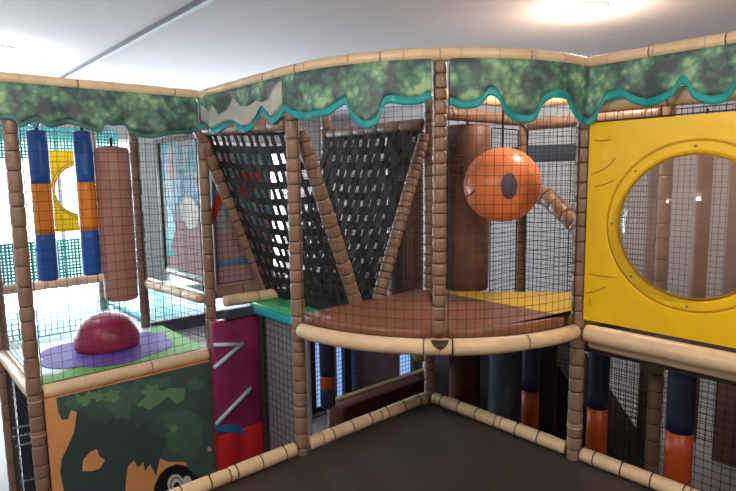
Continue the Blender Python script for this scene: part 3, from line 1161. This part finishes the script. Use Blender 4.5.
# wrapped knots on the bag straps
for x, y, c, lb in ((-2.19, 1.75, 'paleblue', 'pale blue wrapped knot on top of the left banded bag'),):
    b = bmesh.new()
    bmesh.ops.create_icosphere(b, subdivisions=3, radius=0.045)
    for v in b.verts:
        n_ = noise.noise(v.co * 40)
        v.co *= 1 + 0.25 * n_
        v.co.z *= 1.4
    o = obj('wrapped_knot', b, M['paleblue'])
    o.location = (x - .005, y, 2.175)
    tag(o, lb, 'knot')

# ---------------------------------------------------------- tree mural board
o = thing('mural_board', 'orange board painted with a dark leafy tree and a small animal', 'board', (-1.85, 1.19, FZ))
bs2 = Vector((-1.85, 1.19, FZ))
b = bmesh.new()
box(b, (-2.39, 1.17, FZ), (-1.245, 1.20, ZL - .045))
bmesh.ops.translate(b, vec=-bs2, verts=b.verts[:])
mb = obj('board', b, M['panelorange'], o, smooth=False)


def paint(name, mt, pix, lift, closed=None, label=None):
    """A flat painted shape on the board, drawn in the board's own plane."""
    y = 1.1695 - lift
    pts = [on_y(px, py, 1.17) for px, py in pix]
    pts = [(min(max(p.x, -2.388), -1.247), min(max(p.z, FZ + .002), ZL - .047)) for p in pts]
    bb = bmesh.new()
    vs = [bb.verts.new(Vector((x, y, z)) - bs2) for x, z in pts]
    f = bb.faces.new(vs)
    ex = bmesh.ops.extrude_face_region(bb, geom=[f])
    for e_ in ex['geom']:
        if isinstance(e_, bmesh.types.BMVert):
            e_.co.y += 0.0008
    bmesh.ops.triangulate(bb, faces=[q_ for q_ in bb.faces if len(q_.verts) > 4])
    q = obj(name, bb, M[mt], mb, smooth=False)
    if label:
        q['label'] = label
    return q


# the dark tree covers the board except where the orange ground shows
paint('painted_crown', 'pgreen', [(56, 397), (215, 360), (222, 470), (220, 500), (196, 498), (190, 480), (186, 462), (168, 462), (160, 458), (156, 474), (150, 462), (145, 470), (143, 461), (138, 468), (134, 460), (128, 466), (124, 474), (120, 470), (104, 464), (92, 448), (84, 440), (80, 424), (77, 412), (71, 410), (68, 419), (62, 420), (58, 411)], 0.0, label='dark green painted tree crown')
paint('painted_trunk', 'ptrunk', [(77, 411), (90, 408), (108, 402), (130, 412), (150, 420), (168, 440), (160, 458), (156, 476), (150, 464), (145, 471), (143, 462), (138, 468), (134, 460), (128, 466), (126, 480), (124, 520), (65, 520), (64, 492), (60, 472), (62, 458), (68, 446), (74, 432)], 0.001, label='blue black painted trunk')
paint('painted_gap', 'panelorange', [(82, 471), (83, 460), (90, 452), (97, 449), (99, 456), (105, 460), (100, 468), (92, 471)], 0.002)
paint('painted_leaf', 'pleaf', [(74, 402), (76, 393), (84, 397), (88, 390), (93, 394), (90, 403), (84, 408), (80, 403)], 0.002)
paint('painted_leaf', 'pleafdark', [(96, 404), (104, 388), (116, 384), (128, 390), (126, 402), (118, 410), (108, 408), (102, 414)], 0.002)
paint('painted_leaf', 'pleaf', [(136, 405), (146, 396), (160, 392), (168, 388), (185, 388), (184, 400), (176, 404), (168, 396), (158, 404), (150, 410)], 0.002)
paint('painted_leaf', 'pleafdark', [(124, 398), (132, 386), (150, 380), (170, 376), (172, 384), (156, 390), (144, 396), (134, 404)], 0.0015)
def jag(cx, cy, r, n, ph):
    return [(cx + r * (1.0 if k % 2 == 0 else 0.62) * math.cos(2 * PI * k / (2 * n) + ph), cy + r * 0.8 * (1.0 if k % 2 == 0 else 0.62) * math.sin(2 * PI * k / (2 * n) + ph)) for k in range(2 * n)]


for k, (cx, cy, r_, mt) in enumerate(((72, 404, 8, 'pleafdark'), (92, 412, 12, 'pgreen'), (104, 414, 14, 'pgreen'), (122, 410, 15, 'pleafdark'), (140, 416, 14, 'pgreen'), (112, 396, 10, 'pleaf'), (152, 392, 12, 'pleaf'), (140, 384, 9, 'pleafdark'), (196, 384, 10, 'pleafdark'), (158, 430, 13, 'pgreen'), (98, 396, 8, 'pleaf'), (178, 414, 9, 'pleafdark'))):
    paint('painted_leaf', mt, jag(cx, cy, r_, 6, k * 0.7), 0.0024 + 0.0001 * k)
paint('painted_leaf', 'pleaf', [(170, 428), (174, 424), (178, 427), (176, 432), (171, 432)], 0.002)
paint('painted_leaf', 'pleafdark', [(150, 424), (166, 412), (190, 410), (204, 420), (202, 444), (186, 456), (170, 452), (166, 436)], 0.0012)
paint('painted_head', 'black', [(152, 496), (155, 484), (160, 474), (166, 468), (176, 464), (186, 466), (194, 474), (204, 480), (204, 500)], 0.003, label='black painted animal head')
def oval(cx, cy, rx, ry):
    return [(cx + rx * math.cos(2 * PI * k / 20), cy + ry * math.sin(2 * PI * k / 20)) for k in range(20)]


paint('painted_eye', 'pwhite', oval(175.5, 484, 8.2, 10), 0.004, label='white painted eye')
paint('painted_eye_ring', 'black', oval(176, 484.5, 6.2, 7.8), 0.0045)
paint('painted_eye_white', 'pwhite', oval(176.2, 484.8, 5.2, 6.8), 0.005)
paint('painted_pupil', 'black', oval(176.5, 486, 3.2, 4.2), 0.0055)
paint('painted_muzzle', 'pwhite', oval(187, 481, 4.5, 5.5), 0.0042)
paint('painted_spot', 'ppink', [(207, 448), (209, 446), (211, 448), (211, 451), (208, 451)], 0.003)

# below the flower platform
b = bmesh.new()
box(b, (-2.40, 2.20, FZ), (-1.35, 2.24, ZL - .125), bev=0.006)
o = obj('back_panel', b, M['navy'])
tag(o, 'dark blue panel under the back of the flower platform', 'panel')
for (xa, ya), (xb, yb_) in (((13, 428), (39, 424)), ((13, 437), (39, 432)), ((15, 447), (39, 440)), ((20, 482), (42, 477))):
    b = bmesh.new()
    A_, B_ = on_y(xa, ya, 2.185), on_y(xb, yb_, 2.185)
    tube(b, [A_, B_], 0.009, n=8)
    q = obj('glossy_bar', b, M['paleblue'], o)
    q['label'] = 'glossy pale blue bar'
vnet('black net below the left side rail of flower platform', -2.44, 1.27, -2.44, 2.30, FZ + .03, ZL - .06, cell=0.06, r=0.002, seed=25)

# ----------------------------------------------------- mural bay (behind)
UZ = 0.80
rail('tan rail at the left side of the jungle mural bay', [(BP[0] + .03, BP[1] - .06, UZ), (-1.235, 1.29, UZ)], r=0.042, seg=0.35, seed=71)
rail('tan rail above the magenta wall', [(-1.15, 1.07, UZ), (-0.62, 1.03, UZ)], r=0.042, seg=0.35, seed=72)
b = bmesh.new()
box(b, (-1.17, 1.02, 0.66), (-0.60, 1.09, 0.735), bev=0.01)
o = obj('padded_beam', b, M['rollslate'])
tag(o, 'grey green beam under the tan rail above magenta wall', 'beam')
b = bmesh.new()
box(b, (-1.28, 2.28, 0.30), (0.0, 2.36, 0.42), bev=0.01)
o = obj('padded_beam', b, M['rollslate'])
tag(o, 'dark beam at the back right of the flower platform', 'beam')

o = thing('jungle_mural', 'framed jungle mural boards with parrots behind the left net', 'mural', (-1.0, 1.7, UZ))
bs3 = Vector((-1.0, 1.7, UZ))
XM, YM = -1.10, 1.30
yl = on_x(163, 200, XM).y
zl = on_x(165, 266, XM).z
bm_ = bmesh.new()
box(bm_, (XM, YM + .02, zl), (XM + .02, yl, 2.06))
bmesh.ops.translate(bm_, vec=-bs3, verts=bm_.verts[:])
sb_ = obj('side_board', bm_, M['mural'], o, smooth=False)
bm_ = bmesh.new()
box(bm_, (XM, YM, 0.86), (-0.56, YM + .02, 2.0))
bmesh.ops.translate(bm_, vec=-bs3, verts=bm_.verts[:])
fb_ = obj('front_board', bm_, M['mural'], o, smooth=False)
bm_ = bmesh.new()
box(bm_, (XM - .02, yl, zl - .03), (XM + .03, yl + .07, 2.10), bev=0.006)
box(bm_, (XM - .02, YM + .02, 2.06), (XM + .03, yl, 2.10), bev=0.006)
bmesh.ops.translate(bm_, vec=-bs3, verts=bm_.verts[:])
obj('frame', bm_, M['darkframe'], o)
bm_ = bmesh.new()
box(bm_, (XM - .012, YM + .02, zl - .04), (XM + .025, yl, zl), bev=0.004)
bmesh.ops.translate(bm_, vec=-bs3, verts=bm_.verts[:])
q = obj('bottom_edge', bm_, M['paleblue'], o)
q['label'] = 'pale blue bottom edge'
bm_ = bmesh.new()
box(bm_, (XM, YM + .02, 0.86), (XM + .02, yl, zl - .042))
bmesh.ops.translate(bm_, vec=-bs3, verts=bm_.verts[:])
obj('lower_board', bm_, M['mauve'], o, smooth=False)


def mpaint(name, mt, pix, side, lift=0.0, label=None):
    bb = bmesh.new()
    pts = [on_x(px, py, XM - .002 - lift) if side else on_y(px, py, YM - .002 - lift) for px, py in pix]
    vs = [bb.verts.new(p - bs3) for p in pts]
    f = bb.faces.new(vs)
    ex = bmesh.ops.extrude_face_region(bb, geom=[f])
    for e_ in ex['geom']:
        if isinstance(e_, bmesh.types.BMVert):
            e_.co += Vector((0.001, 0, 0)) if side else Vector((0, 0.001, 0))
    bmesh.ops.triangulate(bb, faces=[q_ for q_ in bb.faces if len(q_.verts) > 4])
    q = obj(name, bb, M[mt], sb_ if side else fb_, smooth=False)
    if label:
        q['label'] = label


mpaint('painted_parrot', 'parrot', [(211, 224), (210, 212), (214, 200), (219, 190), (226, 184), (228, 192), (222, 204), (217, 216), (213, 225)], False, 0.001, 'scarlet painted parrot')
mpaint('painted_parrot', 'parrot', [(236, 186), (238, 176), (246, 168), (256, 166), (262, 174), (258, 188), (248, 196), (240, 196)], False, 0.001, 'second scarlet painted parrot')
mpaint('painted_bird', 'bird', [(168, 200), (170, 182), (180, 176), (192, 174), (199, 186), (198, 196), (188, 192), (178, 200), (174, 212)], True, 0.001, 'blue painted bird')
mpaint('painted_bird_belly', 'pwhite', [(182, 218), (180, 204), (186, 196), (194, 200), (199, 210), (197, 226), (189, 230)], True, 0.002, 'white painted belly')
mpaint('painted_leaf', 'cyan', [(166, 200), (172, 212), (176, 228), (172, 245), (174, 256), (166, 256)], True, 0.0005)
mpaint('painted_stripe', 'bird', [(216, 268), (262, 262), (262, 256), (216, 261)], False, 0.001, 'pale blue painted stripe')

# green pads under the strap nets
b = slab([(-0.90, 0.13), (-0.06, 0.13), (-0.06, 1.15), (-0.90, 1.15)], 0.69, 0.762, bev=0.015)
o = obj('deck_pad', b, M['emerald'])
tag(o, 'emerald green floor pad below the black strap nets', 'deck pad')
b = bmesh.new()
box(b, (-0.93, 0.13, 0.68), (-0.905, 1.15, 0.735), bev=0.006)
o = obj('edge_strip', b, M['cyan'])
tag(o, 'turquoise edge strip on the left of emerald pad', 'edge strip')
# magenta wall with its zigzag
o = thing('magenta_wall', 'magenta padded wall with pale zigzag tubes and red foot', 'padded wall', (-1.0, 1.06, FZ))
bs4 = Vector((-1.0, 1.06, FZ))
b = bmesh.new()
box(b, (-1.26, 1.05, -0.25), (-0.83, 1.12, 0.655), bev=0.01)
bmesh.ops.translate(b, vec=-bs4, verts=b.verts[:])
obj('padded_panel', b, M['magenta'], o)
b = bmesh.new()
box(b, (-1.26, 1.04, FZ), (-0.83, 1.12, -0.252), bev=0.01)
bmesh.ops.translate(b, vec=-bs4, verts=b.verts[:])
q = obj('foot_panel', b, M['red'], o)
q['label'] = 'red lower panel'
for pa, pb in (((214, 368), (243, 343)), ((214, 345), (243, 344)), ((216, 424), (251, 388))):
    b = bmesh.new()
    A_, B_ = on_y(*pa, 1.035), on_y(*pb, 1.035)
    tube(b, [A_ - bs4, B_ - bs4], 0.016, n=10)
    q = obj('zigzag_tube', b, M['paleblue'], o)
    q['label'] = 'glossy pale blue tube'
b = bmesh.new()
vs = [b.verts.new(on_y(px, py, 1.036) - bs4) for px, py in ((216, 426), (238, 424), (247, 434), (216, 431))]
f = b.faces.new(vs)
ex = bmesh.ops.extrude_face_region(b, geom=[f])
for e_ in ex['geom']:
    if isinstance(e_, bmesh.types.BMVert):
        e_.co.y += 0.012
q = obj('blue_wedge', b, M['azure'], o, smooth=False)
q['label'] = 'azure blue wedge'
b = bmesh.new()
box(b, (-0.89, 0.975, FZ), (-0.835, 1.03, 0.655), bev=0.008)
o = obj('dark_stud', b, M['darkframe'])
tag(o, 'dark upright between magenta wall and grey net', 'upright')
# grey netted wall piece
b = bmesh.new()
box(b, (-0.86, 0.40, FZ), (-0.83, 0.97, 0.675), bev=0.005)
o = obj('board_panel', b, M['trunk'])
tag(o, 'pale grey board behind net between magenta wall and deck post', 'board')
vnet('black net below the emerald pad, beside the deck post', -0.885, 0.40, -0.885, 0.97, FZ + .02, 0.675, cell=0.055, r=0.0022, seed=14)

# ------------------------------------------------------------- strap nets
def cargo(label, A, B, C_, D_, name='strap_net', nu=11, nv=9, wu=0.052, wv=0.066, seed=0):
    """Black webbing net on the quad A (low near) B (low far) C (high far) D (high near)."""
    o = thing(name, label, 'strap net', A)
    bs_ = Vector(A)
    f = quad(A, B, C_, D_)
    A, B, C_, D_ = map(Vector, (A, B, C_, D_))
    nrm = (B - A).cross(D_ - A).normalized()
    rnd = random.Random(seed)

    def ribbon(bm, pts, side, w, th=0.004):
        prev = None
        for p in pts:
            r_ = [bm.verts.new(p + side * w / 2 + nrm * th / 2), bm.verts.new(p - side * w / 2 + nrm * th / 2), bm.verts.new(p - side * w / 2 - nrm * th / 2), bm.verts.new(p + side * w / 2 - nrm * th / 2)]
            if prev:
                for k in range(4):
                    bm.faces.new((prev[k], prev[(k + 1) % 4], r_[(k + 1) % 4], r_[k]))
            else:
                bm.faces.new(r_[::-1])
            prev = r_
        bm.faces.new(prev)

    def P(u, v, off):
        sag = 0.05 * math.sin(PI * u) * math.sin(PI * v)
        return f(u, v) - Vector((0, 0, sag)) + nrm * off - bs_
    N_ = 24
    for i in range(nu + 1):
        u = i / nu
        b_ = bmesh.new()
        sd = (f(min(1, u + .01), .5) - f(max(0, u - .01), .5)).normalized()
        ribbon(b_, [P(u, k / N_, 0.005 * math.sin(PI * (k / N_ * nv + i))) for k in range(N_ + 1)], sd, wu)
        obj('slope_strap', b_, M['strap'], o, smooth=False)
    for j in range(nv + 1):
        v = j / nv
        b_ = bmesh.new()
        sd = (f(.5, min(1, v + .01)) - f(.5, max(0, v - .01))).normalized()
        ribbon(b_, [P(k / N_, v, -0.005 * math.sin(PI * (k / N_ * nu + j))) for k in range(N_ + 1)], sd, wv)
        obj('cross_strap', b_, M['strap'], o, smooth=False)
    return o


YN, YF = 0.07, 1.17
cargo('black strap net sloping down from the left, beside deck post', (-0.73, YN, .87), (-0.73, YF, .82), (-1.17, YF, 2.08), (-1.12, YN, 2.02), nu=12, nv=11, wu=0.042, wv=0.052)
cargo('black strap net between the two slanting brown tubes', (-0.50, YN, .87), (-0.50, YF, .82), (-0.03, YF, 2.08), (-0.02, YN, 2.06), nu=11, nv=11, wu=0.068, wv=0.066, seed=4)
rail('brown slanting tube along the far edge of left strap net', [on_y(198, 128, 1.2), on_y(267, 293, 1.2)], r=0.046, seg=0.11, seed=81, mats=('brown', 'seam'), name='padded_brace')
rail('brown slanting tube in the middle, left leg of the V', [(-1.13, 0.02, 2.02), (-0.705, 0.02, .872)], r=0.046, seg=0.085, seed=82, mats=('brown', 'seam'), name='padded_brace')
rail('brown slanting tube by centre post, right leg of the V', [(-0.03, 0.02, 2.03), (-0.515, 0.02, .872)], r=0.044, seg=0.06, seed=83, mats=('brown', 'seam'), name='padded_brace')
rail('brown top tube holding the strap net behind centre post', [(0.0, 0.06, 2.115), (0.0, 1.19, 2.115)], r=0.045, seg=0.2, seed=84, mats=('brown', 'seam'))
rail('brown top tube holding the left strap net behind valance', [(-1.2, 0.06, 2.06), (-1.2, 1.15, 2.10)], r=0.045, seg=0.2, seed=85, mats=('brown', 'seam'))
rail('brown back tube below the far end of strap nets', [(-1.15, 1.22, .84), (-0.05, 1.22, .84)], r=0.045, seg=0.2, seed=86, mats=('brown', 'seam'))
b = bmesh.new()
box(b, (-0.72, 0.08, 0.775), (-0.51, 1.16, 0.835), bev=0.02)
o = obj('trough_pad', b, M['strap'])
tag(o, 'black pad in the trough between the two strap nets', 'pad')
vnet('fine black net hung beyond the strap nets, far end', -1.1, 1.27, -0.06, 1.27, 0.9, 2.28, cell=0.05, r=0.002, seed=15)
vnet('black net right of strap nets behind the centre post', 0.06, 0.06, 0.06, 1.18, 0.8, 2.06, cell=0.045, r=0.003, seed=16)
# dark play wall beyond the right strap net
b = bmesh.new()
box(b, (0.9, 1.3, FZ), (0.96, 3.4, 1.92), bev=0.01)
o = obj('board_panel', b, M['wood'])
tag(o, 'brown board wall beyond the right strap net', 'board')

# ---------------------------------------------- under the curved deck
roll('banded_roll', 'navy and orange banded roll behind the left deck post', -0.76, 0.30, 0.08, 0.688, 0.055, [(.24, 'navy', 'lower_band'), (.155, 'rust', 'middle_band'), (.605, 'navy', 'upper_band')], cat='hanging roll', strap=False)
o = thing('foam_block', 'red brown foam block with dull tan top behind the mat', 'foam block', (0.2, 0.85, FZ))
bs5 = Vector((0.2, 0.85, FZ))
b = bmesh.new()
box(b, (-0.37, 0.62, FZ), (0.62, 0.76, -0.15), bev=0.02)
bmesh.ops.translate(b, vec=-bs5, verts=b.verts[:])
obj('block', b, M['foambox'], o)
b = bmesh.new()
box(b, (-0.30, 0.77, -0.28), (0.85, 0.84, -0.145), bev=0.015)
bmesh.ops.translate(b, vec=-bs5, verts=b.verts[:])
q = obj('top_rail', b, M['sand'], o)
q['label'] = 'dull tan top rail'

# blue lit partition window with posts in front
b = bmesh.new()
yb = 2.0
box(b, (0.15, yb, -0.85), (2.05, yb + .03, -0.80))
box(b, (0.15, yb, 0.30), (2.05, yb + .03, 0.66))
for x, xw in ((0.15, .2), (0.51, .13), (0.755, .10), (0.945, .07), (1.17, .20), (1.88, .17)):
    box(b, (x, yb - .01, -0.80), (x + xw, yb + .05, 0.30))
w = struct(obj('window_3', b, M['darkframe'], smooth=False))
b = bmesh.new()
box(b, (0.16, yb + .055, -0.81), (2.04, yb + .075, 0.31))
obj('pane', b, M['bluepane'], w, smooth=False)
vnet('black net over the blue lit window under the deck', 0.05, 1.9, 2.05, 1.9, -0.84, 0.66, cell=0.05, r=0.003, seed=17)

# row of banded rolls below the yellow panel
for x, y, r, fr, lb in ((0.36, -0.66, 0.06, .552, 'navy and orange banded roll left of the right deck post'),
                        (0.36, -1.165, 0.065, .572, 'navy and orange banded roll just right of right deck post'),
                        (0.34, -1.675, 0.075, .587, 'navy and orange banded roll furthest right below yellow panel')):
    roll('banded_roll', lb, x, y, -0.62, 0.69, r, [(fr + .06, 'rust', 'lower_band'), (1 - fr - .06, 'navy', 'upper_band')], cat='hanging roll', strap=False)
roll('hanging_roll', 'dark red brown roll under the curved deck', 0.45, 0.02, FZ + .02, 0.69, 0.125, [(1, 'foambox', 'roll_body')], strap=False)
roll('hanging_roll', 'dark slate roll under the curved deck, beside banded roll', 0.50, -0.37, FZ + .02, 0.69, 0.15, [(1, 'rollslate', 'roll_body')], strap=False)
b = bmesh.new()
box(b, (0.80, -0.60, FZ), (0.84, 0.75, 0.69), bev=0.008)  # dark sheet added in place of shade, hides the pale wall beyond
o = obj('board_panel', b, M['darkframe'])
tag(o, 'added dark board for the shade behind the slate roll under the curved deck', 'board')
rail('dull tan tube low behind the mat corner post', [(0.15, 0.25, 0.28), (0.75, 0.45, 0.22)], r=0.07, seg=0.3, seed=87, mats=('sand', 'tanseam'))
vnet('black net behind the banded rolls under the deck', 1.05, -0.6, 1.05, -2.6, -0.8, 0.69, cell=0.055, r=0.0024, seed=18)
post('dark brown post behind banded rolls below yellow panel', 0.62, on_x(655, 400, 0.62).y, FZ, 0.64, r=0.045, seed=19)
b = bmesh.new()
box(b, (0.66, -2.5, FZ), (0.74, -2.02, 0.69), bev=0.02)
o = obj('board_panel', b, M['darkframe'])
tag(o, 'dark board at far right below the yellow panel', 'board')
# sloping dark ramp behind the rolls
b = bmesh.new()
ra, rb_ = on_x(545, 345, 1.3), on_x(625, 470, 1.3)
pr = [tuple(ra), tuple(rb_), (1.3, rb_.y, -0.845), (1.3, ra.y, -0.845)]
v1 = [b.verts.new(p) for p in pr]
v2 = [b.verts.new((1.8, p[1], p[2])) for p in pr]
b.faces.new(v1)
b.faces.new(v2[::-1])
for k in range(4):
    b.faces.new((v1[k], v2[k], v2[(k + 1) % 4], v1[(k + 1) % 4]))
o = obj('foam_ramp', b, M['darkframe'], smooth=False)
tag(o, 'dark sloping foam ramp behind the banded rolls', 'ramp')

# ------------------------------------------------------- bright left background
bubble_panel('yellow panel with a round window far behind the banded bags', 0, 1.635, 0.33, 1.21, 2.045, 0.268, 0.295, 'y', (-1.44, 3.62, 0), dome=0.1, scr=False)
rail('tan rail far behind the hanging bags', [(-3.4, 2.62, 0.84), (-1.40, 2.62, 0.84)], r=0.04, seg=0.5, seed=91)
b = bmesh.new()
box(b, (-4.2, 2.45, 0.22), (-0.2, 5.2, 0.33), bev=0.02)
o = obj('deck_pad', b, M['mint'])
tag(o, 'pale bright floor pad far behind the flower platform', 'deck pad')
vnet('teal net low behind the hanging bags', -3.6, 4.0, -0.9, 4.0, 0.62, 1.08, cell=0.035, r=0.012, mat='tealnet', seed=21, rope=False, seg=0.3)
vnet('teal net high behind the left valance', -3.6, 4.1, -0.9, 4.1, 1.98, 2.3, cell=0.035, r=0.011, mat='tealnet', seed=22, rope=False, seg=0.3)
vnet('teal net along the floor behind the maroon dome', -3.6, 2.75, -1.36, 2.75, 0.36, 0.60, cell=0.05, r=0.005, mat='tealnet', seed=23, rope=False, seg=0.3)
vnet('black net far behind the banded bags', -3.6, 2.70, -1.4, 2.70, 0.9, 2.25, cell=0.05, r=0.0015, seed=24, rope=False, seg=0.3)
b = bmesh.new()
box(b, (-1.2, 2.5, 0.34), (-0.2, 4.6, 0.37), bev=0.01)
o = obj('deck_pad', b, M['cyan'])
tag(o, 'turquoise floor pad under the jungle mural', 'deck pad')

# --------------------------------------------------------------- world, view
w = bpy.data.worlds.new('world')
SC.world = w
w.use_nodes = True
w.node_tree.nodes['Background'].inputs[0].default_value = (0.7, 0.75, 0.8, 1)
w.node_tree.nodes['Background'].inputs[1].default_value = 0.3
vs_ = SC.view_settings
vs_.view_transform = 'Standard'
vs_.look = 'None'
vs_.gamma = 1
vs_.use_curve_mapping = False
vs_.exposure = 0.0
